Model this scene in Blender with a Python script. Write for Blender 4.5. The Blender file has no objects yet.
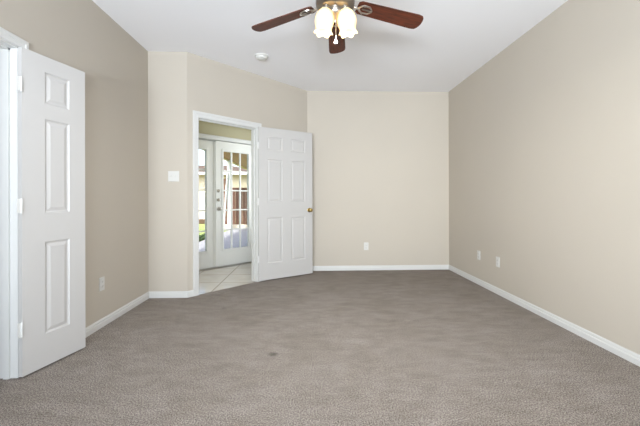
import bpy, bmesh, math, random
from mathutils import Vector, Matrix

random.seed(7)
S = bpy.context.scene
COL = S.collection
PI = math.pi

# ------------------------------------------------------------------ camera
F_PX, SX, SY, YAW, PIT, ROLL, CAM_H = 337.93, 0.534, -14.761, -0.0331, 0.0009, 0.0029, 1.0977


def view_axes():
    def to_cam(X):
        c, s = math.cos(YAW), math.sin(YAW)
        x, y, z = c * X[0] + s * X[1], -s * X[0] + c * X[1], X[2]
        c, s = math.cos(PIT), math.sin(PIT)
        y, z = c * y + s * z, -s * y + c * z
        c, s = math.cos(ROLL), math.sin(ROLL)
        x, z = c * x - s * z, s * x + c * z
        return x, y, z
    cols = [to_cam(e) for e in ((1, 0, 0), (0, 1, 0), (0, 0, 1))]
    right = Vector((cols[0][0], cols[1][0], cols[2][0]))
    fwd = Vector((cols[0][1], cols[1][1], cols[2][1]))
    up = Vector((cols[0][2], cols[1][2], cols[2][2]))
    return right, up, fwd


cam_data = bpy.data.cameras.new('camera')
cam_data.sensor_fit = 'HORIZONTAL'
cam_data.sensor_width = 36.0
cam_data.lens = F_PX / 640 * 36.0
cam_data.shift_x = -SX / 640
cam_data.shift_y = SY / 640
cam_data.clip_start = 0.02
cam_data.clip_end = 300
cam = bpy.data.objects.new('camera', cam_data)
COL.objects.link(cam)
r_, u_, f_ = view_axes()
m3 = Matrix((r_, u_, -f_)).transposed()
cam.matrix_world = Matrix.Translation((0, 0, CAM_H)) @ m3.to_4x4()
S.camera = cam

# ------------------------------------------------------------------ world, sun, window and fill lights, exposure
world = bpy.data.worlds.new('world')
S.world = world
world.use_nodes = True
wn = world.node_tree.nodes
wl = world.node_tree.links
bg = wn['Background']
sky = wn.new('ShaderNodeTexSky')
sky.sky_type = 'NISHITA'
sky.sun_disc = False
sky.sun_elevation = math.radians(50)
sky.sun_rotation = math.radians(200)
sky.air_density = 1.0
sky.dust_density = 3.0
wl.new(sky.outputs[0], bg.inputs['Color'])
bg.inputs['Strength'].default_value = 0.31

sd = bpy.data.lights.new('sun', 'SUN')
sd.energy = 2.0
sd.angle = math.radians(0.6)
sd.color = (1.0, 0.95, 0.86)
sun = bpy.data.objects.new('sun', sd)
COL.objects.link(sun)
sun.rotation_euler = Vector((0.25, 0.60, -1.0)).to_track_quat('-Z', 'Y').to_euler()

WIN = dict(x0=-1.7, x1=0.9, z0=0.45, z1=2.35, y=-2.3)
ad = bpy.data.lights.new('window_daylight', 'AREA')
ad.shape = 'RECTANGLE'
ad.size = WIN['x1'] - WIN['x0'] - 0.05
ad.size_y = WIN['z1'] - WIN['z0'] - 0.05
ad.energy = 26
ad.spread = math.radians(64)
ad.color = (0.95, 0.98, 1.0)
al = bpy.data.objects.new('window_daylight', ad)
COL.objects.link(al)
al.location = ((WIN['x0'] + WIN['x1']) / 2, WIN['y'] - 0.75, (WIN['z0'] + WIN['z1']) / 2)
al.rotation_euler = (math.radians(90), 0, math.radians(-19))

LW = dict(y0=-1.9, y1=-0.1, z0=0.6, z1=2.3)  # opening of the invented side window
ld = bpy.data.lights.new('side_fill', 'AREA')   # added fill for the right wall, shining in through an invented window
ld.shape = 'RECTANGLE'
ld.size = 1.7
ld.size_y = 1.6
ld.energy = 12
ld.color = (0.95, 0.98, 1.0)
ll = bpy.data.objects.new('side_fill', ld)
COL.objects.link(ll)
ll.location = (-1.79 - 0.17, -1.0, 1.45)
ll.rotation_euler = (math.radians(90), 0, math.radians(-90))

gd = bpy.data.lights.new('ceiling_fill', 'AREA')   # upward fill added at the front window to brighten the ceiling
gd.shape = 'RECTANGLE'
gd.size = WIN['x1'] - WIN['x0'] - 0.1
gd.size_y = 0.5
gd.energy = 275
gd.spread = math.radians(150)
gd.color = (0.84, 0.91, 1.0)
gl_ = bpy.data.objects.new('ceiling_fill', gd)
COL.objects.link(gl_)
gl_.location = ((WIN['x0'] + WIN['x1']) / 2, WIN['y'] - 0.30, WIN['z0'] + 0.35)
gl_.rotation_euler = (math.radians(142), 0, 0)

hd = bpy.data.lights.new('hall_fill', 'AREA')   # fill added to brighten the hall, set outside an invented end window
hd.shape = 'RECTANGLE'
hd.size = 0.8
hd.size_y = 1.5
hd.energy = 26
hd.color = (0.95, 0.96, 0.97)
hl = bpy.data.objects.new('hall_fill', hd)
COL.objects.link(hl)
hl.location = (-1.361 + (2.60 - 0.65) * math.sqrt(.5), 3.8185 + (2.60 + 0.65) * math.sqrt(.5), 1.45)
hl.rotation_euler = (math.radians(90), 0, math.radians(135))

S.view_settings.view_transform = 'Standard'
S.view_settings.look = 'None'
S.view_settings.gamma = 1.0
S.view_settings.use_curve_mapping = False
S.view_settings.exposure = 0.92
S.cycles.max_bounces = 10
S.cycles.diffuse_bounces = 8
S.cycles.transparent_max_bounces = 12
S.cycles.sample_clamp_indirect = 8.0
S.cycles.caustics_reflective = False
S.cycles.caustics_refractive = False


# ------------------------------------------------------------------ materials
def srgb(r, g, b):
    def c(v):
        v /= 255
        return v / 12.92 if v <= 0.04045 else ((v + 0.055) / 1.055) ** 2.4
    return (c(r), c(g), c(b), 1)


def new_mat(name):
    m = bpy.data.materials.new(name)
    m.use_nodes = True
    nt = m.node_tree
    return m, nt, nt.nodes['Principled BSDF']


def add_bump(nt, bsdf, scale, strength, dist=0.002, detail=3.0):
    tc = nt.nodes.new('ShaderNodeTexCoord')
    n = nt.nodes.new('ShaderNodeTexNoise')
    n.inputs['Scale'].default_value = scale
    n.inputs['Detail'].default_value = detail
    b = nt.nodes.new('ShaderNodeBump')
    b.inputs['Strength'].default_value = strength
    b.inputs['Distance'].default_value = dist
    nt.links.new(tc.outputs['Object'], n.inputs['Vector'])
    nt.links.new(n.outputs['Fac'], b.inputs['Height'])
    nt.links.new(b.outputs['Normal'], bsdf.inputs['Normal'])
    return tc


def simple(name, col, rough=0.5, metal=0.0, bump=None, vary=0.0, vscale=3.0):
    m, nt, b = new_mat(name)
    b.inputs['Base Color'].default_value = col
    b.inputs['Roughness'].default_value = rough
    b.inputs['Metallic'].default_value = metal
    if bump:
        add_bump(nt, b, *bump)
    if vary:
        tc = nt.nodes.new('ShaderNodeTexCoord')
        n = nt.nodes.new('ShaderNodeTexNoise')
        n.inputs['Scale'].default_value = vscale
        n.inputs['Detail'].default_value = 4
        r = nt.nodes.new('ShaderNodeValToRGB')
        r.color_ramp.elements[0].position = 0.3
        r.color_ramp.elements[1].position = 0.7
        r.color_ramp.elements[0].color = tuple(c * (1 - vary) for c in col[:3]) + (1,)
        r.color_ramp.elements[1].color = tuple(min(1, c * (1 + vary)) for c in col[:3]) + (1,)
        nt.links.new(tc.outputs['Object'], n.inputs['Vector'])
        nt.links.new(n.outputs['Fac'], r.inputs['Fac'])
        nt.links.new(r.outputs['Color'], b.inputs['Base Color'])
    return m


M = {}
M['wall'] = simple('greige_wall_paint', srgb(187, 179, 167), 0.75, bump=(160, 0.10, 0.001), vary=0.012, vscale=1.6)
M['hall_wall'] = simple('hall_wall_paint', srgb(176, 169, 140), 0.75, bump=(160, 0.10, 0.001))
M['ceiling'] = simple('white_ceiling_paint', srgb(238, 238, 241), 0.85, bump=(120, 0.12, 0.001))
M['trim'] = simple('white_trim_paint', srgb(208, 208, 206), 0.38)
M['door'] = simple('white_door_paint', srgb(190, 188, 186), 0.42, bump=(60, 0.04, 0.001))
M['french'] = simple('white_french_door_paint', srgb(222, 222, 218), 0.4)
M['plate'] = simple('white_plastic', srgb(208, 207, 203), 0.4)
M['slot'] = simple('dark_slot', srgb(70, 66, 60), 0.6)
M['brass'] = simple('polished_brass', srgb(196, 172, 112), 0.22, 1.0)
M['nickel'] = simple('brushed_nickel', srgb(190, 184, 176), 0.3, 1.0)
M['pewter'] = simple('antique_nickel', srgb(150, 143, 135), 0.28, 1.0, bump=(45, 0.25, 0.004))
M['concrete'] = simple('patio_concrete', srgb(172, 173, 178), 0.85, bump=(40, 0.2, 0.002), vary=0.05)
M['grass'] = simple('lawn_green', srgb(150, 165, 95), 0.9, bump=(60, 0.6, 0.02), vary=0.25, vscale=14)
M['hedge'] = simple('hedge_leaf', srgb(66, 92, 44), 0.7, vary=0.4, vscale=25)
M['siding'] = simple('cream_siding', srgb(224, 212, 190), 0.8)
M['roofing'] = simple('brown_shingle', srgb(96, 76, 60), 0.9, bump=(30, 0.4, 0.01), vary=0.2, vscale=12)
M['cream_wall'] = simple('cream_masonry', srgb(236, 226, 208), 0.85, vary=0.04)
M['fascia'] = simple('cream_fascia', srgb(226, 212, 165), 0.6)
M['post'] = simple('white_post_paint', srgb(225, 230, 234), 0.5)
M['soffit'] = simple('stained_soffit', srgb(160, 118, 72), 0.6, vary=0.2, vscale=6)


def carpet_material():
    m, nt, b = new_mat('grey_brown_carpet')
    L = nt.links
    tc = nt.nodes.new('ShaderNodeTexCoord')
    b.inputs['Roughness'].default_value = 1.0
    b.inputs['Specular IOR Level'].default_value = 0.05
    # tufts
    vo = nt.nodes.new('ShaderNodeTexVoronoi')
    vo.inputs['Scale'].default_value = 120
    nz = nt.nodes.new('ShaderNodeTexNoise')
    nz.inputs['Scale'].default_value = 140
    nz.inputs['Detail'].default_value = 3
    nz.inputs['Roughness'].default_value = 0.8
    big = nt.nodes.new('ShaderNodeTexNoise')
    big.inputs['Scale'].default_value = 2.2
    big.inputs['Detail'].default_value = 8
    big.inputs['Roughness'].default_value = 0.68
    big.inputs['Distortion'].default_value = 0.6
    for n in (vo, nz, big):
        L.new(tc.outputs['Object'], n.inputs['Vector'])
    r1 = nt.nodes.new('ShaderNodeValToRGB')
    r1.color_ramp.elements[0].position = 0.36
    r1.color_ramp.elements[1].position = 0.64
    r1.color_ramp.elements[0].color = srgb(73, 67, 62)
    r1.color_ramp.elements[1].color = srgb(185, 176, 168)
    L.new(nz.outputs['Fac'], r1.inputs['Fac'])
    r2 = nt.nodes.new('ShaderNodeValToRGB')
    r2.color_ramp.elements[0].position = 0.36
    r2.color_ramp.elements[1].position = 0.64
    r2.color_ramp.elements[0].color = (0.92, 0.91, 0.89, 1)
    r2.color_ramp.elements[1].color = (1.04, 1.04, 1.05, 1)
    L.new(big.outputs['Fac'], r2.inputs['Fac'])
    mx = nt.nodes.new('ShaderNodeMix')
    mx.data_type = 'RGBA'
    mx.blend_type = 'MULTIPLY'
    mx.inputs['Factor'].default_value = 1.0
    L.new(r1.outputs['Color'], mx.inputs['A'])
    L.new(r2.outputs['Color'], mx.inputs['B'])
    # brushed patches where the pile lies different ways
    mpz = nt.nodes.new('ShaderNodeMapping')
    mpz.inputs['Rotation'].default_value = (0, 0, 0.6)
    mpz.inputs['Scale'].default_value = (1.0, 2.6, 1.0)
    mid = nt.nodes.new('ShaderNodeTexNoise')
    mid.inputs['Scale'].default_value = 5.5
    mid.inputs['Detail'].default_value = 6
    mid.inputs['Roughness'].default_value = 0.7
    mid.inputs['Distortion'].default_value = 0.4
    L.new(tc.outputs['Object'], mpz.inputs['Vector'])
    L.new(mpz.outputs['Vector'], mid.inputs['Vector'])
    r3 = nt.nodes.new('ShaderNodeValToRGB')
    r3.color_ramp.elements[0].position = 0.33
    r3.color_ramp.elements[1].position = 0.62
    r3.color_ramp.elements[0].color = (0.84, 0.83, 0.82, 1)
    r3.color_ramp.elements[1].color = (1.06, 1.06, 1.06, 1)
    L.new(mid.outputs['Fac'], r3.inputs['Fac'])
    m3_ = nt.nodes.new('ShaderNodeMix')
    m3_.data_type = 'RGBA'
    m3_.blend_type = 'MULTIPLY'
    m3_.inputs['Factor'].default_value = 1.0
    L.new(mx.outputs['Result'], m3_.inputs['A'])
    L.new(r3.outputs['Color'], m3_.inputs['B'])
    # two small stains on the pile
    last = m3_.outputs['Result']
    for (x, y, rad, dark) in ((-0.259, 2.392, 0.045, 0.45), (-0.86, 3.42, 0.03, 0.25)):
        mp = nt.nodes.new('ShaderNodeVectorMath')
        mp.operation = 'DISTANCE'
        mp.inputs[1].default_value = (x, y, 0)
        L.new(tc.outputs['Object'], mp.inputs[0])
        rm = nt.nodes.new('ShaderNodeMapRange')
        rm.inputs['From Min'].default_value = rad * 0.3
        rm.inputs['From Max'].default_value = rad
        rm.inputs['To Min'].default_value = 1 - dark
        rm.inputs['To Max'].default_value = 1.0
        L.new(mp.outputs['Value'], rm.inputs['Value'])
        k = nt.nodes.new('ShaderNodeVectorMath')
        k.operation = 'SCALE'
        L.new(last, k.inputs[0])
        L.new(rm.outputs['Result'], k.inputs['Scale'])
        last = k.outputs['Vector']
    L.new(last, b.inputs['Base Color'])
    ad_ = nt.nodes.new('ShaderNodeMath')
    ad_.operation = 'SUBTRACT'
    L.new(nz.outputs['Fac'], ad_.inputs[0])
    L.new(vo.outputs['Distance'], ad_.inputs[1])
    bp = nt.nodes.new('ShaderNodeBump')
    bp.inputs['Strength'].default_value = 0.55
    bp.inputs['Distance'].default_value = 0.008
    L.new(ad_.outputs[0], bp.inputs['Height'])
    L.new(bp.outputs['Normal'], b.inputs['Normal'])
    return m


def tile_material():
    m, nt, b = new_mat('beige_floor_tile')
    L = nt.links
    tc = nt.nodes.new('ShaderNodeTexCoord')
    mp = nt.nodes.new('ShaderNodeMapping')
    mp.inputs['Location'].default_value = (1.163 + 0.457 * 4, -4.95 + 0.457 * 12, 0)
    br = nt.nodes.new('ShaderNodeTexBrick')
    br.offset = 0.0
    br.squash = 1.0
    br.inputs['Scale'].default_value = 1.0
    br.inputs['Brick Width'].default_value = 0.457
    br.inputs['Row Height'].default_value = 0.457
    br.inputs['Mortar Size'].default_value = 0.006
    br.inputs['Color1'].default_value = srgb(214, 208, 199)
    br.inputs['Color2'].default_value = srgb(204, 197, 187)
    br.inputs['Mortar'].default_value = srgb(150, 142, 130)
    nz = nt.nodes.new('ShaderNodeTexNoise')
    nz.inputs['Scale'].default_value = 5
    nz.inputs['Detail'].default_value = 5
    L.new(tc.outputs['Object'], mp.inputs['Vector'])
    L.new(mp.outputs['Vector'], br.inputs['Vector'])
    L.new(tc.outputs['Object'], nz.inputs['Vector'])
    r = nt.nodes.new('ShaderNodeValToRGB')
    r.color_ramp.elements[0].color = (0.82, 0.81, 0.79, 1)
    r.color_ramp.elements[1].color = (1.08, 1.08, 1.08, 1)
    L.new(nz.outputs['Fac'], r.inputs['Fac'])
    mx = nt.nodes.new('ShaderNodeMix')
    mx.data_type = 'RGBA'
    mx.blend_type = 'MULTIPLY'
    mx.inputs['Factor'].default_value = 1.0
    L.new(br.outputs['Color'], mx.inputs['A'])
    L.new(r.outputs['Color'], mx.inputs['B'])
    L.new(mx.outputs['Result'], b.inputs['Base Color'])
    b.inputs['Roughness'].default_value = 0.17
    return m


def wood_material(name, c0, c1, axis_scale, rough):
    m, nt, b = new_mat(name)
    L = nt.links
    tc = nt.nodes.new('ShaderNodeTexCoord')
    mp = nt.nodes.new('ShaderNodeMapping')
    mp.inputs['Scale'].default_value = axis_scale
    nz = nt.nodes.new('ShaderNodeTexNoise')
    nz.inputs['Scale'].default_value = 6
    nz.inputs['Detail'].default_value = 6
    nz.inputs['Distortion'].default_value = 0.8
    L.new(tc.outputs['Object'], mp.inputs['Vector'])
    L.new(mp.outputs['Vector'], nz.inputs['Vector'])
    r = nt.nodes.new('ShaderNodeValToRGB')
    r.color_ramp.elements[0].position = 0.3
    r.color_ramp.elements[1].position = 0.7
    r.color_ramp.elements[0].color = c0
    r.color_ramp.elements[1].color = c1
    L.new(nz.outputs['Fac'], r.inputs['Fac'])
    L.new(r.outputs['Color'], b.inputs['Base Color'])
    b.inputs['Roughness'].default_value = rough
    return m


def glass_material():
    m = bpy.data.materials.new('clear_pane_glass')
    m.use_nodes = True
    nt = m.node_tree
    nt.nodes.remove(nt.nodes['Principled BSDF'])
    out = nt.nodes['Material Output']
    tr = nt.nodes.new('ShaderNodeBsdfTransparent')
    tr.inputs['Color'].default_value = (0.97, 0.98, 0.98, 1)
    gl = nt.nodes.new('ShaderNodeBsdfGlossy')
    gl.inputs['Roughness'].default_value = 0.02
    fr = nt.nodes.new('ShaderNodeFresnel')
    fr.inputs['IOR'].default_value = 1.45
    mx = nt.nodes.new('ShaderNodeMixShader')
    nt.links.new(fr.outputs[0], mx.inputs[0])
    nt.links.new(tr.outputs[0], mx.inputs[1])
    nt.links.new(gl.outputs[0], mx.inputs[2])
    nt.links.new(mx.outputs[0], out.inputs['Surface'])
    return m


def glow_material(name, col, base, strength):
    m, nt, b = new_mat(name)
    b.inputs['Base Color'].default_value = base
    b.inputs['Roughness'].default_value = 0.35
    b.inputs['Emission Color'].default_value = col
    b.inputs['Emission Strength'].default_value = strength
    return m


M['carpet'] = carpet_material()
M['tile'] = tile_material()
M['blade'] = wood_material('walnut_blade', srgb(50, 22, 12), srgb(104, 48, 26), (1.2, 14, 14), 0.5)
M['fence'] = wood_material('redwood_fence', srgb(92, 64, 52), srgb(124, 90, 76), (9, 9, 1), 0.8)
M['glass'] = glass_material()
M['shade'] = glow_material('frosted_lit_glass', (1.0, 0.86, 0.60, 1), srgb(240, 226, 190), 0.22)
_nt = M['shade'].node_tree
_tl = _nt.nodes.new('ShaderNodeBsdfTranslucent')
_tl.inputs['Color'].default_value = srgb(255, 240, 205)
_mx = _nt.nodes.new('ShaderNodeMixShader')
_mx.inputs[0].default_value = 0.5
_nt.links.new(_nt.nodes['Principled BSDF'].outputs[0], _mx.inputs[1])
_nt.links.new(_tl.outputs[0], _mx.inputs[2])
_nt.links.new(_mx.outputs[0], _nt.nodes['Material Output'].inputs['Surface'])
M['bulb'] = glow_material('lit_bulb', (1.0, 0.9, 0.7, 1), (1, 1, 1, 1), 3.0)


# ------------------------------------------------------------------ mesh helpers
class MB:
    def __init__(self):
        self.bm = bmesh.new()

    def face(self, pts):
        vs = [self.bm.verts.new(p) for p in pts]
        return self.bm.faces.new(vs)

    def box(self, x0, x1, y0, y1, z0, z1, bevel=0.0, mat=None):
        v = [self.bm.verts.new(p) for p in ((x0, y0, z0), (x1, y0, z0), (x1, y1, z0), (x0, y1, z0),
                                            (x0, y0, z1), (x1, y0, z1), (x1, y1, z1), (x0, y1, z1))]
        if mat is not None:
            for q in v:
                q.co = mat @ q.co
        fs = [self.bm.faces.new([v[i] for i in f]) for f in
              ((0, 3, 2, 1), (4, 5, 6, 7), (0, 1, 5, 4), (1, 2, 6, 5), (2, 3, 7, 6), (3, 0, 4, 7))]
        if bevel:
            es = list({e for f in fs for e in f.edges})
            bmesh.ops.bevel(self.bm, geom=es, offset=bevel, segments=2, profile=0.6, affect='EDGES')
        return self

    def prism(self, pts, z0, z1):
        n = len(pts)
        lo = [self.bm.verts.new((p[0], p[1], z0)) for p in pts]
        hi = [self.bm.verts.new((p[0], p[1], z1)) for p in pts]
        self.bm.faces.new(list(reversed(lo)))
        self.bm.faces.new(hi)
        for i in range(n):
            j = (i + 1) % n
            self.bm.faces.new((lo[i], lo[j], hi[j], hi[i]))
        return self

    def lathe(self, prof, seg=32, mat=None, mod=None):
        """prof: list of (r, z); mod(ang, i) -> (dr, dz)."""
        rings = []
        for i, (r, z) in enumerate(prof):
            if r <= 1e-6:
                rings.append([self.bm.verts.new((0, 0, z))])
                continue
            ring = []
            for k in range(seg):
                a = 2 * PI * k / seg
                dr, dz = mod(a, i) if mod else (0, 0)
                ring.append(self.bm.verts.new(((r + dr) * math.cos(a), (r + dr) * math.sin(a), z + dz)))
            rings.append(ring)
        for a, b in zip(rings, rings[1:]):
            for k in range(seg):
                k2 = (k + 1) % seg
                if len(a) == 1 and len(b) == 1:
                    continue
                if len(a) == 1:
                    self.bm.faces.new((a[0], b[k2], b[k]))
                elif len(b) == 1:
                    self.bm.faces.new((a[k], a[k2], b[0]))
                else:
                    self.bm.faces.new((a[k], a[k2], b[k2], b[k]))
        if mat is not None:
            for ring in rings:
                for v in ring:
                    v.co = mat @ v.co
        return self

    def tube(self, pts, r, seg=8):
        pts = [Vector(p) for p in pts]
        rings = []
        for i, p in enumerate(pts):
            d = (pts[min(i + 1, len(pts) - 1)] - pts[max(i - 1, 0)]).normalized()
            a = d.orthogonal().normalized() if i == 0 else (prev - d * prev.dot(d)).normalized()
            prev = a
            b = d.cross(a)
            rr = r[i] if isinstance(r, (list, tuple)) else r
            rings.append([self.bm.verts.new(p + (a * math.cos(2 * PI * k / seg) + b * math.sin(2 * PI * k / seg)) * rr)
                          for k in range(seg)])
        for a, b in zip(rings, rings[1:]):
            for k in range(seg):
                self.bm.faces.new((a[k], a[(k + 1) % seg], b[(k + 1) % seg], b[k]))
        self.bm.faces.new(list(reversed(rings[0])))
        self.bm.faces.new(rings[-1])
        return self

    def build(self, name, mat, parent=None, smooth=False, loc=None, rz=0.0):
        bmesh.ops.recalc_face_normals(self.bm, faces=self.bm.faces)
        me = bpy.data.meshes.new(name)
        self.bm.to_mesh(me)
        self.bm.free()
        me.materials.append(mat)
        if smooth:
            for p in me.polygons:
                p.use_smooth = True
            try:
                me.set_sharp_from_angle(angle=math.radians(38))
            except Exception:
                pass
        o = bpy.data.objects.new(name, me)
        COL.objects.link(o)
        if parent is not None:
            o.parent = parent
        if loc is not None:
            o.location = loc
        o.rotation_euler[2] = rz
        return o


def tag(o, label, cat, group=None, kind=None):
    o['label'] = label
    o['category'] = cat
    if group:
        o['group'] = group
    if kind:
        o['kind'] = kind
    return o


def empty(name, loc=(0, 0, 0), rz=0.0):
    o = bpy.data.objects.new(name, None)
    o.empty_display_size = 0.1
    COL.objects.link(o)
    o.location = loc
    o.rotation_euler[2] = rz
    return o


def struct(o, label, cat):
    return tag(o, label, cat, kind='structure')


# ------------------------------------------------------------------ room numbers (metres)
XL, XR, YF, YB, H = -1.790, 2.155, -2.30, 5.152, 2.74
Y1, XS, XB = 3.8185, -1.361, -0.0275       # short frontal wall at Y1 from XL to XS, then a 45 degree wall to (XB, YB)
R2 = math.sqrt(0.5)
A0 = Vector((XS, Y1, 0))
A_ROT = PI / 4                              # local x runs along the angled wall, local y into the hall
WT = 0.12
LEN_A = (XB - XS) / R2


def aw(s, y, z=0.0):
    return (A0.x + s * R2 - y * R2, A0.y + s * R2 + y * R2, z)


# ------------------------------------------------------------------ floor and ceiling
room = [(XL - 0.05, YF - 0.05), (XR + 0.05, YF - 0.05), (XR + 0.05, YB + 0.05), (XB - 0.02, YB + 0.05)]
carpet = [(XL - 0.116, YF - 0.05), (XR + 0.05, YF - 0.05), (XR + 0.05, YB + 0.05), (XB, YB + 0.05)]
carpet += [aw(LEN_A, 0.006)[:2], aw(0, 0.006)[:2], (XS, Y1 + 0.05), (XL - 0.05, Y1 + 0.05)]
carpet += [(XL - 0.05, 2.15), (XL - 0.80, 2.15), (XL - 0.80, 1.25), (XL - 0.116, 1.25)]
mb = MB()
mb.prism(carpet, -0.10, 0.0)
struct(mb.build('floor', M['carpet']), 'worn grey-brown carpet covering the whole bedroom floor', 'carpet')

hall_end = 2.45
mb = MB()
mb.prism([aw(-0.03, 0.006)[:2], aw(hall_end, 0.006)[:2], aw(hall_end, 1.33)[:2], aw(-0.03, 1.33)[:2]], -0.10, -0.004)
struct(mb.build('floor_hall', M['tile']), 'beige ceramic tile floor of the hall beyond the open doorway', 'tile floor')

mb = MB()
mb.prism([(XL - WT, YF - WT), (XR + WT, YF - WT), (XR + WT, YB + WT), (XB - 0.05, YB + WT), (XS - 0.05, Y1 + WT), (XL - WT, Y1 + WT)], H, H + 0.12)
struct(mb.build('ceiling', M['ceiling']), 'flat white painted bedroom ceiling', 'ceiling')
mb = MB()
mb.prism([aw(-0.12, 0.10)[:2], aw(hall_end + .1, 0.10)[:2], aw(hall_end + .1, 1.40)[:2], aw(-0.12, 1.40)[:2]], H, H + 0.10)
struct(mb.build('ceiling_hall', M['ceiling']), 'white ceiling over the small hall beyond the doorway', 'ceiling')


# ------------------------------------------------------------------ walls
def wall_run(x0, x1, y0, y1, openings=(), z1=H + 0.02):
    """slab in local x with rectangular openings (a, b, zlo, zhi)."""
    mb = MB()
    cur = x0
    for (a, b, zl, zh) in sorted(openings):
        mb.box(cur, a, y0, y1, -0.1, z1)
        if zl > 0:
            mb.box(a, b, y0, y1, -0.1, zl)
        mb.box(a, b, y0, y1, zh, z1)
        cur = b
    mb.box(cur, x1, y0, y1, -0.1, z1)
    return mb


CL0, CL1, CLH = 1.25, 2.150, 2.042         # closet opening on the left wall
# left wall: local x = world y, local -y = world +x
o = wall_run(YF - WT, Y1 + WT, 0, 0.116, [(LW['y0'], LW['y1'], LW['z0'], LW['z1']), (CL0, CL1, 0, CLH)]).build('wall_left', M['wall'], loc=(XL, 0, 0), rz=PI / 2)
struct(o, 'left greige wall with the closet doorway', 'wall')
o = wall_run(-(YB + WT), -(YF - WT), 0, WT).build('wall_right', M['wall'], loc=(XR, 0, 0), rz=-PI / 2)
struct(o, 'long plain greige wall on the right with two white plates', 'wall')
o = wall_run(XB - 0.03, XR + WT, 0, WT).build('wall_back', M['wall'], loc=(0, YB, 0))
struct(o, 'greige wall at the far end facing the camera', 'wall')
o = wall_run(XL - 0.1, XS, 0, WT).build('wall_corner', M['wall'], loc=(0, Y1, 0))
struct(o, 'narrow greige wall strip carrying the light switch', 'wall')
DO0, DO1, DOH = 0.118, 0.962, 2.045         # bedroom doorway in the angled wall
o = wall_run(0.0, LEN_A + 0.03, 0, WT, [(DO0, DO1, 0, DOH)]).build('wall_angled', M['wall'], loc=A0, rz=A_ROT)
struct(o, 'angled greige wall with the open doorway to the hall', 'wall')
o = wall_run(XL - WT, XR + WT, -WT, 0, [(WIN['x0'], WIN['x1'], WIN['z0'], WIN['z1'])]).build('wall_front', M['wall'], loc=(0, YF, 0))
struct(o, 'greige wall with the window behind the camera', 'wall')
# hall
FR0, FR1, FRH = 0.235, 1.830, 2.050         # double french door opening in the outer hall wall
o = wall_run(-0.10, hall_end + .08, 1.2, 1.33, [(FR0, FR1, 0, FRH)]).build('wall_hall', M['hall_wall'], loc=A0, rz=A_ROT)
struct(o, 'olive-beige hall wall above and around the french doors', 'wall')
mb = MB().box(-0.10, 0.0, 0.125, 1.2, -0.1, H)
struct(mb.build('wall_hall_left', M['hall_wall'], loc=A0, rz=A_ROT), 'short wall closing the left end of the hall', 'wall')
mb = MB()
mb.box(hall_end, hall_end + 0.08, 0.10, 0.22, -0.1, H)
mb.box(hall_end, hall_end + 0.08, 1.08, 1.2, -0.1, H)
mb.box(hall_end, hall_end + 0.08, 0.22, 1.08, -0.1, 0.65)
mb.box(hall_end, hall_end + 0.08, 0.22, 1.08, 2.25, H)
struct(mb.build('wall_hall_right', M['hall_wall'], loc=A0, rz=A_ROT), 'wall closing the right end of the hall', 'wall')
# closet shell
mb = MB()
mb.box(XL - 0.90, XL - 0.80, 1.13, 2.27, -0.1, 2.5)
mb.box(XL - 0.90, XL - 0.116, 2.15, 2.27, -0.1, 2.5)
mb.box(XL - 0.90, XL - 0.116, 1.13, 1.25, -0.1, 2.5)
mb.box(XL - 0.90, XL - 0.116, 1.13, 2.27, 2.5, 2.6)
struct(mb.build('wall_closet', M['wall']), 'greige inner walls of the closet on the left', 'wall')

# window behind the camera for daylight, and an invented side one for fill
def sash_window(name, loc, rz, width, hh, label):
    w = empty(name, loc, rz)
    struct(w, label, 'window')
    hw = width / 2
    mb = MB()
    for a, b in ((-hw, -hw + .05), (hw - .05, hw), (-.025, .025)):
        mb.box(a, b, .04, .10, 0, hh)
    mb.box(-hw, hw, .04, .10, 0, .05)
    mb.box(-hw, hw, .04, .10, hh - .05, hh)
    mb.box(-hw - .04, hw + .04, -.05, .03, -0.03, 0.0)
    mb.build('window_frame', M['trim'], w)
    MB().box(-hw + .05, hw - .05, .068, .072, .05, hh - .05).build('pane', M['glass'], w)


sash_window('window_1', ((WIN['x0'] + WIN['x1']) / 2, YF, WIN['z0']), PI, WIN['x1'] - WIN['x0'], WIN['z1'] - WIN['z0'], 'wide white framed window behind the camera')
sash_window('added_window_3', (XL, (LW['y0'] + LW['y1']) / 2, LW['z0']), PI / 2, LW['y1'] - LW['y0'], LW['z1'] - LW['z0'], 'unseen white framed window added in the left wall for fill light')
w = empty('added_window_2', aw(hall_end + .04, .65, .65), A_ROT)  # invented window that lets the hall fill in
struct(w, 'unseen white framed window added at the right end of the hall for fill light', 'window')
mb = MB()
for a, b in ((-.43, -.38), (.38, .43)):
    mb.box(-.03, .03, a, b, 0, 1.6)
for a, b in ((0, .05), (1.55, 1.6), (.78, .82)):
    mb.box(-.03, .03, -.43, .43, a, b)
mb.build('window_frame', M['trim'], w)
MB().box(-.002, .002, -.38, .38, .05, 1.55).build('pane', M['glass'], w)


# ------------------------------------------------------------------ trim: baseboards and casings
BB = [(0, 0), (.016, 0), (.016, .040), (.009, .045), (.010, .058), (.006, .068), (0, .070)]


def baseboard(name, p0, p1, side, label):
    """profile swept from p0 to p1; side +1 puts the board on the left of the run."""
    p0, p1 = Vector((*p0, 0)), Vector((*p1, 0))
    d = (p1 - p0).normalized()
    nrm = Vector((-d.y, d.x, 0)) * side
    mb = MB()
    a = [mb.bm.verts.new(p0 + nrm * o_ + Vector((0, 0, z))) for o_, z in BB]
    b = [mb.bm.verts.new(p1 + nrm * o_ + Vector((0, 0, z))) for o_, z in BB]
    n = len(BB)
    for i in range(n):
        j = (i + 1) % n
        mb.bm.faces.new((a[i], a[j], b[j], b[i]))
    mb.bm.faces.new(a)
    mb.bm.faces.new(list(reversed(b)))
    return struct(mb.build(name, M['trim']), label, 'baseboard')


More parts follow.
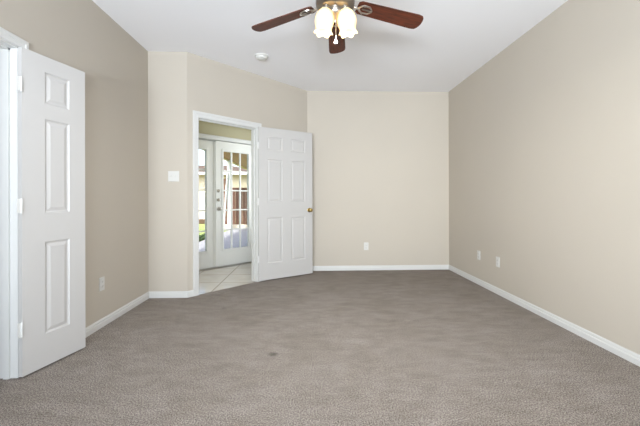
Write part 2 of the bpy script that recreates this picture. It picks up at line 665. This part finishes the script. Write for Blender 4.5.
baseboard('baseboard_left', (XL, 2.206), (XL, Y1), -1, 'white baseboard along the left wall beyond the closet')
baseboard('baseboard_corner', (XL, Y1), (XS + .006, Y1), -1, 'short white baseboard under the light switch')
baseboard('baseboard_angled', aw(-0.004, 0)[:2], aw(DO0 - .055, 0)[:2], -1, 'tiny white baseboard stub left of the doorway casing')
baseboard('baseboard_angled_right', aw(DO1 + .075, 0)[:2], aw(LEN_A, 0)[:2], -1, 'white baseboard on the angled wall hidden behind the open door')
baseboard('baseboard_back', (XB, YB), (XR, YB), -1, 'white baseboard along the far end wall')
baseboard('baseboard_right', (XR, YB), (XR, YF), -1, 'long white baseboard along the right wall')
baseboard('baseboard_front', (XR, YF), (XL, YF), -1, 'white baseboard on the wall behind the camera')
baseboard('baseboard_left_near', (XL, YF), (XL, CL0 - .056), -1, 'white baseboard along the left wall before the closet')


def casing(mb, a, b, top, w_, y_face, sgn, ext_t=0.016):
    """moulded door casing swept with mitred corners round the opening a..b, top."""
    prof = [(0, 0), (0, .008), (.004, .010), (w_ * .5, .0115), (w_ * .6, ext_t), (w_ - .004, ext_t), (w_, ext_t - .004), (w_, 0)]
    loops = []
    for px_, pz, dx, dz in ((a, 0, -1, 0), (a, top, -1, 1), (b, top, 1, 1), (b, 0, 1, 0)):
        loops.append([mb.bm.verts.new((px_ + dx * k, y_face + sgn * t, pz + dz * k)) for k, t in prof])
    n = len(prof)
    for A, B in zip(loops, loops[1:]):
        for i in range(n):
            j = (i + 1) % n
            mb.bm.faces.new((A[i], A[j], B[j], B[i]))
    mb.bm.faces.new(loops[0])
    mb.bm.faces.new(list(reversed(loops[-1])))


# bedroom doorway: casing on both faces, jamb lining and stop
mb = MB()
ja, jb, jt = DO0 + 0.018, DO1 - 0.018, DOH - 0.018
casing(mb, ja - .006, jb + .006, jt + .006, 0.066, 0.0, -1)
casing(mb, ja - .006, jb + .006, jt + .006, 0.066, WT, 1)
mb.box(DO0, ja, 0, WT, 0, DOH)
mb.box(jb, DO1, 0, WT, 0, DOH)
mb.box(DO0, DO1, 0, WT, jt, DOH)
mb.box(ja, ja + .011, 0.045, 0.08, 0, jt)
mb.box(jb - .011, jb, 0.045, 0.08, 0, jt)
mb.box(ja, jb, 0.045, 0.08, jt - .011, jt)
struct(mb.build('trim_1', M['trim'], loc=A0, rz=A_ROT), 'white casing and jamb of the open bedroom doorway', 'door frame')

# closet doorway on the left wall: local x = world y, local y = into the wall
mb = MB()
ca, cb, ct = CL0 + 0.018, CL1 - 0.002, CLH - 0.016
casing(mb, ca, cb + .002, ct + .012, 0.056, 0.0, -1)
mb.box(CL0, ca, 0, .116, 0, CLH)
mb.box(cb - .012, CL1, 0, .116, 0, CLH)
mb.box(CL0, CL1, 0, .116, ct, CLH)
mb.box(cb - .024, cb - .012, 0.045, 0.08, 0, ct)
mb.box(ca, ca + .012, 0.045, 0.08, 0, ct)
mb.box(ca, cb, 0.045, 0.08, ct - .012, ct)
struct(mb.build('trim_2', M['trim'], loc=(XL, 0, 0), rz=PI / 2), 'white casing and jamb of the closet doorway at left edge', 'door frame')

# french door frame in the hall
mb = MB()
casing(mb, FR0 + .02, FR1 - .02, FRH - .015, 0.062, 1.2, -1)
mb.box(FR0, FR0 + .024, 1.2, 1.33, 0, FRH)
mb.box(FR1 - .024, FR1, 1.2, 1.33, 0, FRH)
mb.box(FR0, FR1, 1.2, 1.33, FRH - .018, FRH)
mb.box(FR0, FR1, 1.275, 1.31, 1.985, FRH)
struct(mb.build('trim_3', M['trim'], loc=A0, rz=A_ROT), 'white frame around the french doors in the hall', 'door frame')
mb = MB().box(FR0, FR1, 1.19, 1.36, -0.02, 0.012, bevel=.004)
struct(mb.build('trim_4', M['nickel'], loc=A0, rz=A_ROT), 'dark metal threshold under the french doors', 'threshold')


# ------------------------------------------------------------------ doors
def panel_door_mesh(W, z0, z1, xcuts, zcuts, T=0.035):
    """raised-panel door; xcuts / zcuts are lists of (lo, hi) panel spans; y=0 is the front face."""
    mb = MB()
    xs = sorted({0, W, *[v for c in xcuts for v in c]})
    zs = sorted({z0, z1, *[v for c in zcuts for v in c]})
    rings = [(0.0, 0.0), (0.004, 0.0055), (0.011, 0.0085), (0.016, 0.0085), (0.036, 0.0025), (0.040, 0.0020)]
    for front in (True, False):
        def Y(dep):
            return dep if front else T - dep
        for xa, xb_ in zip(xs, xs[1:]):
            for za, zb in zip(zs, zs[1:]):
                if (xa, xb_) in xcuts and (za, zb) in zcuts:
                    loops = []
                    for ins, dep in rings:
                        loops.append([mb.bm.verts.new(p) for p in ((xa + ins, Y(dep), za + ins), (xb_ - ins, Y(dep), za + ins),
                                                                    (xb_ - ins, Y(dep), zb - ins), (xa + ins, Y(dep), zb - ins))])
                    for A, B in zip(loops, loops[1:]):
                        for k in range(4):
                            mb.bm.faces.new((A[k], A[(k + 1) % 4], B[(k + 1) % 4], B[k]))
                    mb.bm.faces.new(loops[-1])
                else:
                    mb.face(((xa, Y(0), za), (xb_, Y(0), za), (xb_, Y(0), zb), (xa, Y(0), zb)))
    for (xa, xb_) in zip(xs, xs[1:]):
        for z in (z0, z1):
            mb.face(((xa, 0, z), (xb_, 0, z), (xb_, T, z), (xa, T, z)))
    for (za, zb) in zip(zs, zs[1:]):
        for x in (0, W):
            mb.face(((x, 0, za), (x, 0, zb), (x, T, zb), (x, T, za)))
    bmesh.ops.remove_doubles(mb.bm, verts=mb.bm.verts, dist=1e-5)
    return mb


def hinge(parent, z, mat, x=-0.004, y=-0.003):
    mb = MB()
    mb.lathe([(0, -.047), (.004, -.047), (.0065, -.043), (.0065, .043), (.004, .047), (0, .047)], 12,
             Matrix.Translation((x, y, z)))
    mb.box(x - .024, x + .002, y - .001, y + .002, z - .044, z + .044)
    mb.box(x - .002, x + .001, y, y + .030, z - .044, z + .044)
    return mb.build('hinge', mat, parent, smooth=True)


def knob(parent, x, y, z, sgn, mat, r=0.027, name='door_knob'):
    """round knob sticking out along local y*sgn."""
    prof = [(0.032, 0), (0.032, .004), (0.026, .008), (0.012, .010), (0.010, .026), (0.016, .032), (r, .042),
            (r * 1.02, .050), (r * .86, .060), (r * .5, .066), (0, .067)]
    mat4 = Matrix.Translation((x, y, z)) @ Matrix.Rotation(-sgn * PI / 2, 4, 'X')
    return MB().lathe([(p[0], p[1]) for p in prof], 28, mat4).build(name, mat, parent, smooth=True)


# closet door leaf
ang_c = math.atan2(.416, .108)
d = empty('door_1', (-1.7545, 2.123, 0), ang_c)
struct(d, 'narrow white three-panel closet door standing open at the left edge', 'door')
panel_door_mesh(0.430, 0.012, 2.030, [(0.140, 0.309)], [(.222, .822), (1.009, 1.621), (1.722, 1.927)], T=0.030).build('door_panel', M['door'], d)
for z in (1.801, 1.058, 0.304):
    hinge(d, z, M['trim'], x=-0.004, y=-0.002)

# bedroom door leaf
ang_b = math.atan2(.449, .708)
d = empty('door_2', (-.664, 4.463, 0), ang_b)
struct(d, 'white six-panel bedroom door swung open against the angled wall', 'door')
panel_door_mesh(0.838, 0.014, 2.048, [(.122, .352), (.486, .716)], [(.235, .842), (1.052, 1.625), (1.75, 1.927)], T=0.033).build('door_panel', M['door'], d)
k = knob(d, 0.783, 0.0, 0.932, -1, M['brass'])
k['label'] = 'brass door knob'
k = knob(d, 0.783, 0.033, 0.932, 1, M['brass'], name='door_knob')
k['label'] = 'brass door knob on the hidden face'
MB().box(.836, .8395, .008, .025, .90, .96).build('latch_plate', M['brass'], d)
for z in (1.80, 1.06, 0.30):
    hinge(d, z, M['trim'])


# french door leaves
def french_leaf(name, s0, y0, mirror, hardware, label, zt=2.022):
    W, T = 0.765, 0.040
    d = empty(name, aw(s0, y0), A_ROT)
    struct(d, label, 'door')
    gx0, gx1, gz0, gz1 = .132, .628, .275, 1.872
    if mirror:
        gx0, gx1 = W - gx1, W - gx0
    mb = MB()
    zb = 0.014
    mb.box(0, gx0, 0, T, zb, zt)
    mb.box(gx1, W, 0, T, zb, zt)
    mb.box(gx0, gx1, 0, T, zb, gz0)
    mb.box(gx0, gx1, 0, T, gz1, zt)
    mb.build('door_panel', M['french'], d)
    mb = MB()                                   # raised lip round the glass
    for y_a, y_b in ((-.008, .004), (T - .004, T + .008)):
        mb.box(gx0 - .022, gx0 + .006, y_a, y_b, gz0 - .022, gz1 + .022, bevel=.003)
        mb.box(gx1 - .006, gx1 + .022, y_a, y_b, gz0 - .022, gz1 + .022, bevel=.003)
        mb.box(gx0, gx1, y_a, y_b, gz0 - .022, gz0 + .006, bevel=.003)
        mb.box(gx0, gx1, y_a, y_b, gz1 - .006, gz1 + .022, bevel=.003)
    mb.build('glazing_bead', M['french'], d)
    mb = MB()
    for i in (1, 2):
        x = gx0 + (gx1 - gx0) * i / 3
        mb.box(x - .011, x + .011, .006, T - .006, gz0, gz1, bevel=.003)
    for i in range(1, 5):
        z = gz0 + (gz1 - gz0) * i / 5
        mb.box(gx0, gx1, .0065, T - .0065, z - .011, z + .011, bevel=.003)
    mb.build('muntin_grid', M['french'], d)
    MB().box(gx0 - .005, gx1 + .005, T / 2 - .002, T / 2 + .002, gz0 - .005, gz1 + .005).build('glass', M['glass'], d)
    if hardware:
        for z in (1.226, 1.081):
            mb = MB().lathe([(.026, 0), (.026, .006), (.022, .011), (.013, .013), (.013, .017), (0, .017)], 24,
                            Matrix.Translation((.052, 0, z)) @ Matrix.Rotation(PI / 2, 4, 'X'))
            mb.box(.047, .057, -.032, -.016, z - .014, z + .014, bevel=.002)
            b_ = mb.build('deadbolt', M['nickel'], d, smooth=True)
        knob(d, .052, 0.0, .939, -1, M['nickel'])
    else:
        MB().box(W - .012, W + .016, -.010, 0.0, zb, zt, bevel=.002).build('astragal', M['french'], d)
    return d


french_leaf('door_3', 1.040, 1.214, False, True, 'white fifteen-pane french door leaf with knob and two deadbolts')
french_leaf('door_4', 0.262, 1.232, True, False, 'white french door leaf at left, partly hidden by the doorway casing', zt=2.004)


# ------------------------------------------------------------------ plates on the walls
def outlet(loc, rz, label):
    """duplex receptacle, local -y faces the room, origin on the wall."""
    t = empty('wall_outlet', loc, rz)
    tag(t, label, 'outlet', 'white wall outlets')
    MB().box(-.0355, .0355, -.006, 0, -.058, .058, bevel=.0025).build('cover_plate', M['plate'], t)
    for z in (-.0195, .0195):
        o = MB().lathe([(0, 0), (.0165, 0), (.0165, .002), (.0150, .003), (0, .003)], 20,
                       Matrix.Translation((0, -.006, z)) @ Matrix.Rotation(PI / 2, 4, 'X')).build('socket', M['plate'], t)
        mb = MB()
        mb.box(-.0075, -.0055, -.0096, -.0088, z - .003, z + .006)
        mb.box(.0055, .0075, -.0096, -.0088, z - .003, z + .005)
        mb.box(-.002, .002, -.0096, -.0088, z - .011, z - .007)
        mb.build('slots', M['slot'], o)
    MB().lathe([(.0035, 0), (.003, .0012), (0, .0014)], 12, Matrix.Translation((0, -.006, 0)) @ Matrix.Rotation(PI / 2, 4, 'X')).build('screw', M['plate'], t)
    return t


outlet((XL, 2.970, .369), PI / 2, 'white outlet low on the left wall beside the closet door')
outlet((.868, YB, .365), 0, 'white outlet low on the far end wall')
outlet((XR, 4.231, .371), -PI / 2, 'white outlet on the right wall, the one nearer the far corner')
outlet((XR, 3.796, .367), -PI / 2, 'white outlet on the right wall, the one nearer the camera')

t = tag(empty('light_switch', (-1.510, Y1, 1.350)), 'white double light switch plate left of the doorway', 'light switch')
MB().box(-.060, .060, -.006, 0, -.058, .058, bevel=.0025).build('cover_plate', M['plate'], t)
for x in (-.023, .023):
    mb = MB().box(x - .0055, x + .0055, -.0075, -.0055, -.012, .012)
    sl = mb.build('switch_slot', M['trim'], t)
    MB().box(-.004, .004, -.011, .003, -.005, .005, bevel=.001, mat=Matrix.Translation((x, -.008, .003)) @ Matrix.Rotation(math.radians(25), 4, 'X')).build('toggle', M['plate'], t)
    for z in (-.041, .041):
        MB().lathe([(.003, 0), (.0026, .001), (0, .0012)], 10, Matrix.Translation((x, -.006, z)) @ Matrix.Rotation(PI / 2, 4, 'X')).build('screw', M['plate'], t)

# smoke detector
t = tag(empty('smoke_detector', (-.546, 3.908, H)), 'round white smoke detector on the ceiling left of the fan', 'smoke detector')
MB().lathe([(0, 0), (.078, 0), (.078, -.010), (.072, -.014), (.066, -.016)], 40).build('mounting_base', M['plate'], t, smooth=True)
MB().lathe([(.066, -.012), (.064, -.028), (.056, -.036), (.040, -.040), (.038, -.037), (.030, -.037), (.028, -.041), (0, -.043)], 40).build('sensor_cover', M['plate'], t, smooth=True)

# ------------------------------------------------------------------ ceiling fan
FX, FY, BZ = 0.18, 2.30, -0.37              # hub position, blade height under the ceiling
fan = tag(empty('ceiling_fan', (FX, FY, H)), 'ceiling fan with dark walnut blades and two lit tulip glass shades', 'ceiling fan')
MB().lathe([(0, 0), (.068, 0), (.070, -.010), (.062, -.035), (.040, -.056), (.022, -.062), (0, -.062)], 40).build('canopy', M['pewter'], fan, smooth=True)
MB().lathe([(.012, -.05), (.012, -.17)], 20).build('downrod', M['pewter'], fan, smooth=True)
MB().lathe([(0, -.150), (.030, -.152), (.045, -.165), (.090, -.180), (.122, -.200), (.134, -.225), (.134, -.285), (.128, -.300),
            (.134, -.306), (.130, -.330), (.110, -.352), (.085, -.362), (0, -.362)], 48).build('motor_housing', M['pewter'], fan, smooth=True)


def blade_outline():
    pts = []
    L0, L1, w0, w1 = 0.160, 0.655, 0.058, 0.071
    pts.append((L0, -w0 * .75))
    pts.append((L0 + .02, -w0))
    pts.append((L1 - .055, -w1))
    for k in range(1, 8):
        a = -PI / 2 + PI * k / 8
        pts.append((L1 - .045 + .045 * math.cos(a) ** .8 if math.cos(a) > 0 else L1 - .045, w1 * math.sin(a)))
    pts.append((L1 - .055, w1))
    pts.append((L0 + .02, w0))
    pts.append((L0, w0 * .75))
    return pts


blade0 = iron0 = None
for i in range(5):
    az = math.radians(84 + 72 * i)
    if blade0 is None:
        mb = MB()
        mb.prism(blade_outline(), -.003, .003)
        blade0 = mb.build('blade', M['blade'], fan)
        blade0.location = (0, 0, BZ + .665 * math.sin(math.radians(6.3)))
        # iron: neck from the motor, then an open bracket under the blade
        mb = MB()
        mb.tube([(.085, 0, .022), (.115, 0, .004), (.15, 0, -.010), (.18, 0, -.010)], [.011, .010, .009, .008], 10)
        for sgn in (-1, 1):
            mb.tube([(.165, 0, -.009), (.185, sgn * .022, -.008), (.205, sgn * .034, -.007), (.245, sgn * .030, -.007), (.262, sgn * .012, -.007), (.268, 0, -.007)], [.007, .006, .006, .006, .006, .006], 8)
        mb.box(.195, .262, -.006, .006, -.010, -.0035)
        for sx_, sy_ in ((.205, .034), (.205, -.034), (.262, 0)):
            mb.lathe([(.008, 0), (.007, -.004), (0, -.005)], 12, Matrix.Translation((sx_, sy_, -.011)))
        iron0 = mb.build('blade_iron', M['brass_iron'] if 'brass_iron' in M else M['nickel'], blade0, smooth=True)
        b_ = blade0
    else:
        b_ = blade0.copy()
        COL.objects.link(b_)
        b_.parent = fan
        c_ = iron0.copy()
        COL.objects.link(c_)
        c_.parent = b_
    b_.rotation_mode = 'XYZ'
    b_.rotation_euler = (math.radians(-11), math.radians(6.3), az)

# light kit
MB().lathe([(.062, -.362), (.066, -.372), (.062, -.392), (.044, -.408), (.022, -.416), (.012, -.430), (.008, -.440), (0, -.443)], 32).build('switch_housing', M['nickel'], fan, smooth=True)
for sgn in (-1, 1):
    arm = MB().tube([(sgn * .040, -.01, -.392), (sgn * .055, -.02, -.398), (sgn * .066, -.03, -.392), (sgn * .067, -.035, -.378)], .008, 10)
    arm.build('light_arm', M['nickel'], fan, smooth=True)
    tilt = Matrix.Translation((sgn * .067, -.035, -.372)) @ Matrix.Rotation(math.radians(-6 * sgn), 4, 'Y')
    prof = [(.022, .006), (.030, -.002), (.043, -.016), (.055, -.036), (.0625, -.060), (.0640, -.082), (.0605, -.104), (.0540, -.122), (.0520, -.136), (.0555, -.150), (.0620, -.160)]

    def scallop(a, i, n=len(prof)):
        k = max(0, (i - (n - 5)) / 4)
        return (.004 * k * k * math.cos(6 * a), -.006 * k * k * math.cos(6 * a))
    full = prof + [(r - .003, z) for r, z in reversed(prof)]

    def scallop2(a, i, n=len(prof)):
        j = i if i < n else 2 * n - 1 - i
        return scallop(a, j)
    sh = MB().lathe(full, 48, tilt, scallop2).build('lamp_shade', M['shade'], fan, smooth=True)
    MB().lathe([(0, .012), (.027, .012), (.029, .004), (.029, -.006), (.026, -.010)], 24, tilt).build('socket_cup', M['nickel'], fan, smooth=True)
    MB().lathe([(0, -.108), (.014, -.106), (.025, -.098), (.029, -.082), (.025, -.064), (.015, -.045), (.013, -.010), (0, -.010)], 24, tilt).build('bulb', M['bulb'], sh, smooth=True)
    pl = bpy.data.lights.new('bulb_light', 'AREA')
    pl.shape = 'DISK'
    pl.size = .10
    pl.energy = 8
    pl.color = (1.0, 1.0, .97)
    po = bpy.data.objects.new('bulb_light', pl)
    COL.objects.link(po)
    po.parent = fan
    po.location = tilt @ Vector((0, 0, -.172))
    p2 = bpy.data.lights.new('bulb_glow', 'POINT')
    p2.energy = 0.45
    p2.color = (1.0, .97, .90)
    p2.shadow_soft_size = .03
    p2o = bpy.data.objects.new('bulb_glow', p2)
    COL.objects.link(p2o)
    p2o.parent = fan
    p2o.location = tilt @ Vector((0, 0, -.20))
ch = MB().tube([(0, -.045, -.375), (0, -.052, -.42), (0, -.053, -.50), (0, -.053, -.585)], .0022, 6).build('pull_chain', M['nickel'], fan)
MB().lathe([(0, -.582), (.005, -.584), (.010, -.594), (.011, -.602), (.008, -.610), (0, -.612)], 16, Matrix.Translation((0, -.053, 0))).build('pull_knob', M['plate'], ch, smooth=True)

# ------------------------------------------------------------------ the yard beyond the french doors
GZ = -0.12
mb = MB()
mb.prism([(-40, 3.0), (40, 3.0), (40, 60), (-40, 60)], GZ - .4, GZ - 0.03)
tag(mb.build('lawn', M['grass']), 'pale green lawn beyond the patio', 'lawn', kind='structure')
mb = MB()
mb.prism([(-3.12, 3.6), aw(-.2, 1.331)[:2], aw(2.6, 1.331)[:2], (3.0, 6.75), (3.0, 14.1), (-3.12, 14.1)], GZ - .25, GZ)
tag(mb.build('patio_slab', M['concrete']), 'grey concrete patio outside the french doors', 'patio', kind='structure')

PX = -3.24
pc = tag(empty('patio_cover', (PX, 13.8, GZ)), 'patio cover with a brown wood underside and cream fascia', 'patio cover')
inv = Matrix.Translation((-PX, -13.8, -GZ))


def yard(mb):
    for v in mb.bm.verts:
        v.co = inv @ v.co
    return mb


poly = [(PX, 3.4), aw(-.2, 1.36)[:2], aw(2.6, 1.36)[:2], (3.0, 6.75), (3.0, 18.0), (PX, 18.0)]
yard(MB().prism(poly, 2.66, 2.72)).build('ceiling_boards', M['soffit'], pc)
yard(MB().box(PX - .09, PX, 3.4, 18.0, 2.62, 2.84)).build('fascia_board', M['fascia'], pc)
mb = MB()
mb.box(PX - .07, PX + .07, 13.73, 13.87, GZ, 2.66)
mb.box(PX - .11, PX + .11, 13.69, 13.91, GZ, GZ + .16)
yard(mb).build('post', M['post'], pc)
mb = MB().tube([(-3.42, 13.60, GZ - .028), (-3.275, 13.66, 2.15)], .035, 12)
tag(mb.build('leaning_pole', M['post'], smooth=True), 'thin white pole leaning beside the patio post', 'pole')


def board_fence(x0, x1, y, h, label):
    t = tag(empty('wood_fence', (x0, y, GZ - .03)), label, 'fence', 'brown board fence sections')
    mb = MB()
    n = int((x1 - x0) / .14)
    w_ = (x1 - x0) / n
    for i in range(n):
        j = random.uniform(-.01, .01)
        mb.box(i * w_ + .004, (i + 1) * w_ - .004, -.02 + j * .4, 0 + j * .4, 0.02, h + j)
    mb.build('fence_boards', M['fence'], t)
    MB().box(0, x1 - x0, -.05, .03, h - .11, h).build('top_rail', M['fence'], t)
    for k in range(int((x1 - x0) / 2.4) + 1):
        MB().box(k * 2.4 + .01, k * 2.4 + .10, .005, .095, 0, h + .02).build('fence_post', M['fence'], t)
    return t


board_fence(-4.20, -3.42, 14.45, 2.10, 'taller reddish brown fence section behind the patio post')
board_fence(-3.40, 3.0, 14.40, 1.72, 'reddish brown board fence seen through the right french door')
mb = MB().box(-4.20, 3.0, 14.12, 14.33, GZ - .03, .02, bevel=.01)
tag(mb.build('garden_kerb', M['cream_wall']), 'low pale kerb along the foot of the brown fence', 'kerb')

# clipped border of greenery along the patio edge
mb = MB()
for i in range(420):
    c = Vector((random.uniform(-3.40, -3.16), random.uniform(7.2, 11.0), random.uniform(GZ, GZ + .10)))
    dd = Vector((random.uniform(-1, 1), random.uniform(-1, 1), random.uniform(.2, 1))).normalized() * .075
    sd_ = dd.cross(Vector((random.uniform(-1, 1), random.uniform(-1, 1), .3))).normalized() * .025
    mb.face((c, c + dd * .5 + sd_, c + dd, c + dd * .5 - sd_))
mb.box(-3.38, -3.18, 7.2, 11.0, GZ - .03, GZ + .05)
tag(mb.build('ground_cover', M['hedge']), 'low dark green planting along the patio edge', 'plants', kind='stuff')

hs = tag(empty('neighbor_house', (-8, 19.5, GZ - .03)), 'cream neighbouring house with a low brown shingle roof', 'house')
mb = MB()
mb.box(-8, 5.4, 0, 8, 0, 2.72)
for k in range(12):
    z = 1.55 + k * .1
    mb.box(-8, 5.4, -.016, 0, z, z + .085)
mb.build('wall', M['siding'], hs)
mb = MB()
v = [(-8.5, -.5, 2.72), (5.9, -.5, 2.72), (5.9, 8.5, 2.72), (-8.5, 8.5, 2.72), (-5, 4, 3.55), (2.4, 4, 3.55)]
for f in ((0, 1, 5, 4), (1, 2, 5), (2, 3, 4, 5), (3, 0, 4), (3, 2, 1, 0)):
    mb.face([v[i] for i in f])
bmesh.ops.remove_doubles(mb.bm, verts=mb.bm.verts, dist=1e-5)
mb.build('roof', M['roofing'], hs)
MB().box(-8.5, 5.9, -.53, -.50, 2.60, 2.74).build('fascia', M['post'], hs)

mb = MB().box(-13.5, -4.97, 17.2, 17.4, GZ - .03, 1.55)
tag(mb.build('garden_wall', M['cream_wall']), 'pale cream garden wall in front of the neighbouring house', 'garden wall')
mb = MB()
mb.box(-8.0, -5.05, 17.0, 17.16, GZ - .03, .08, bevel=.01)
tag(mb.build('border_edging', M['roofing']), 'dark edging strip at the foot of the garden wall', 'edging')
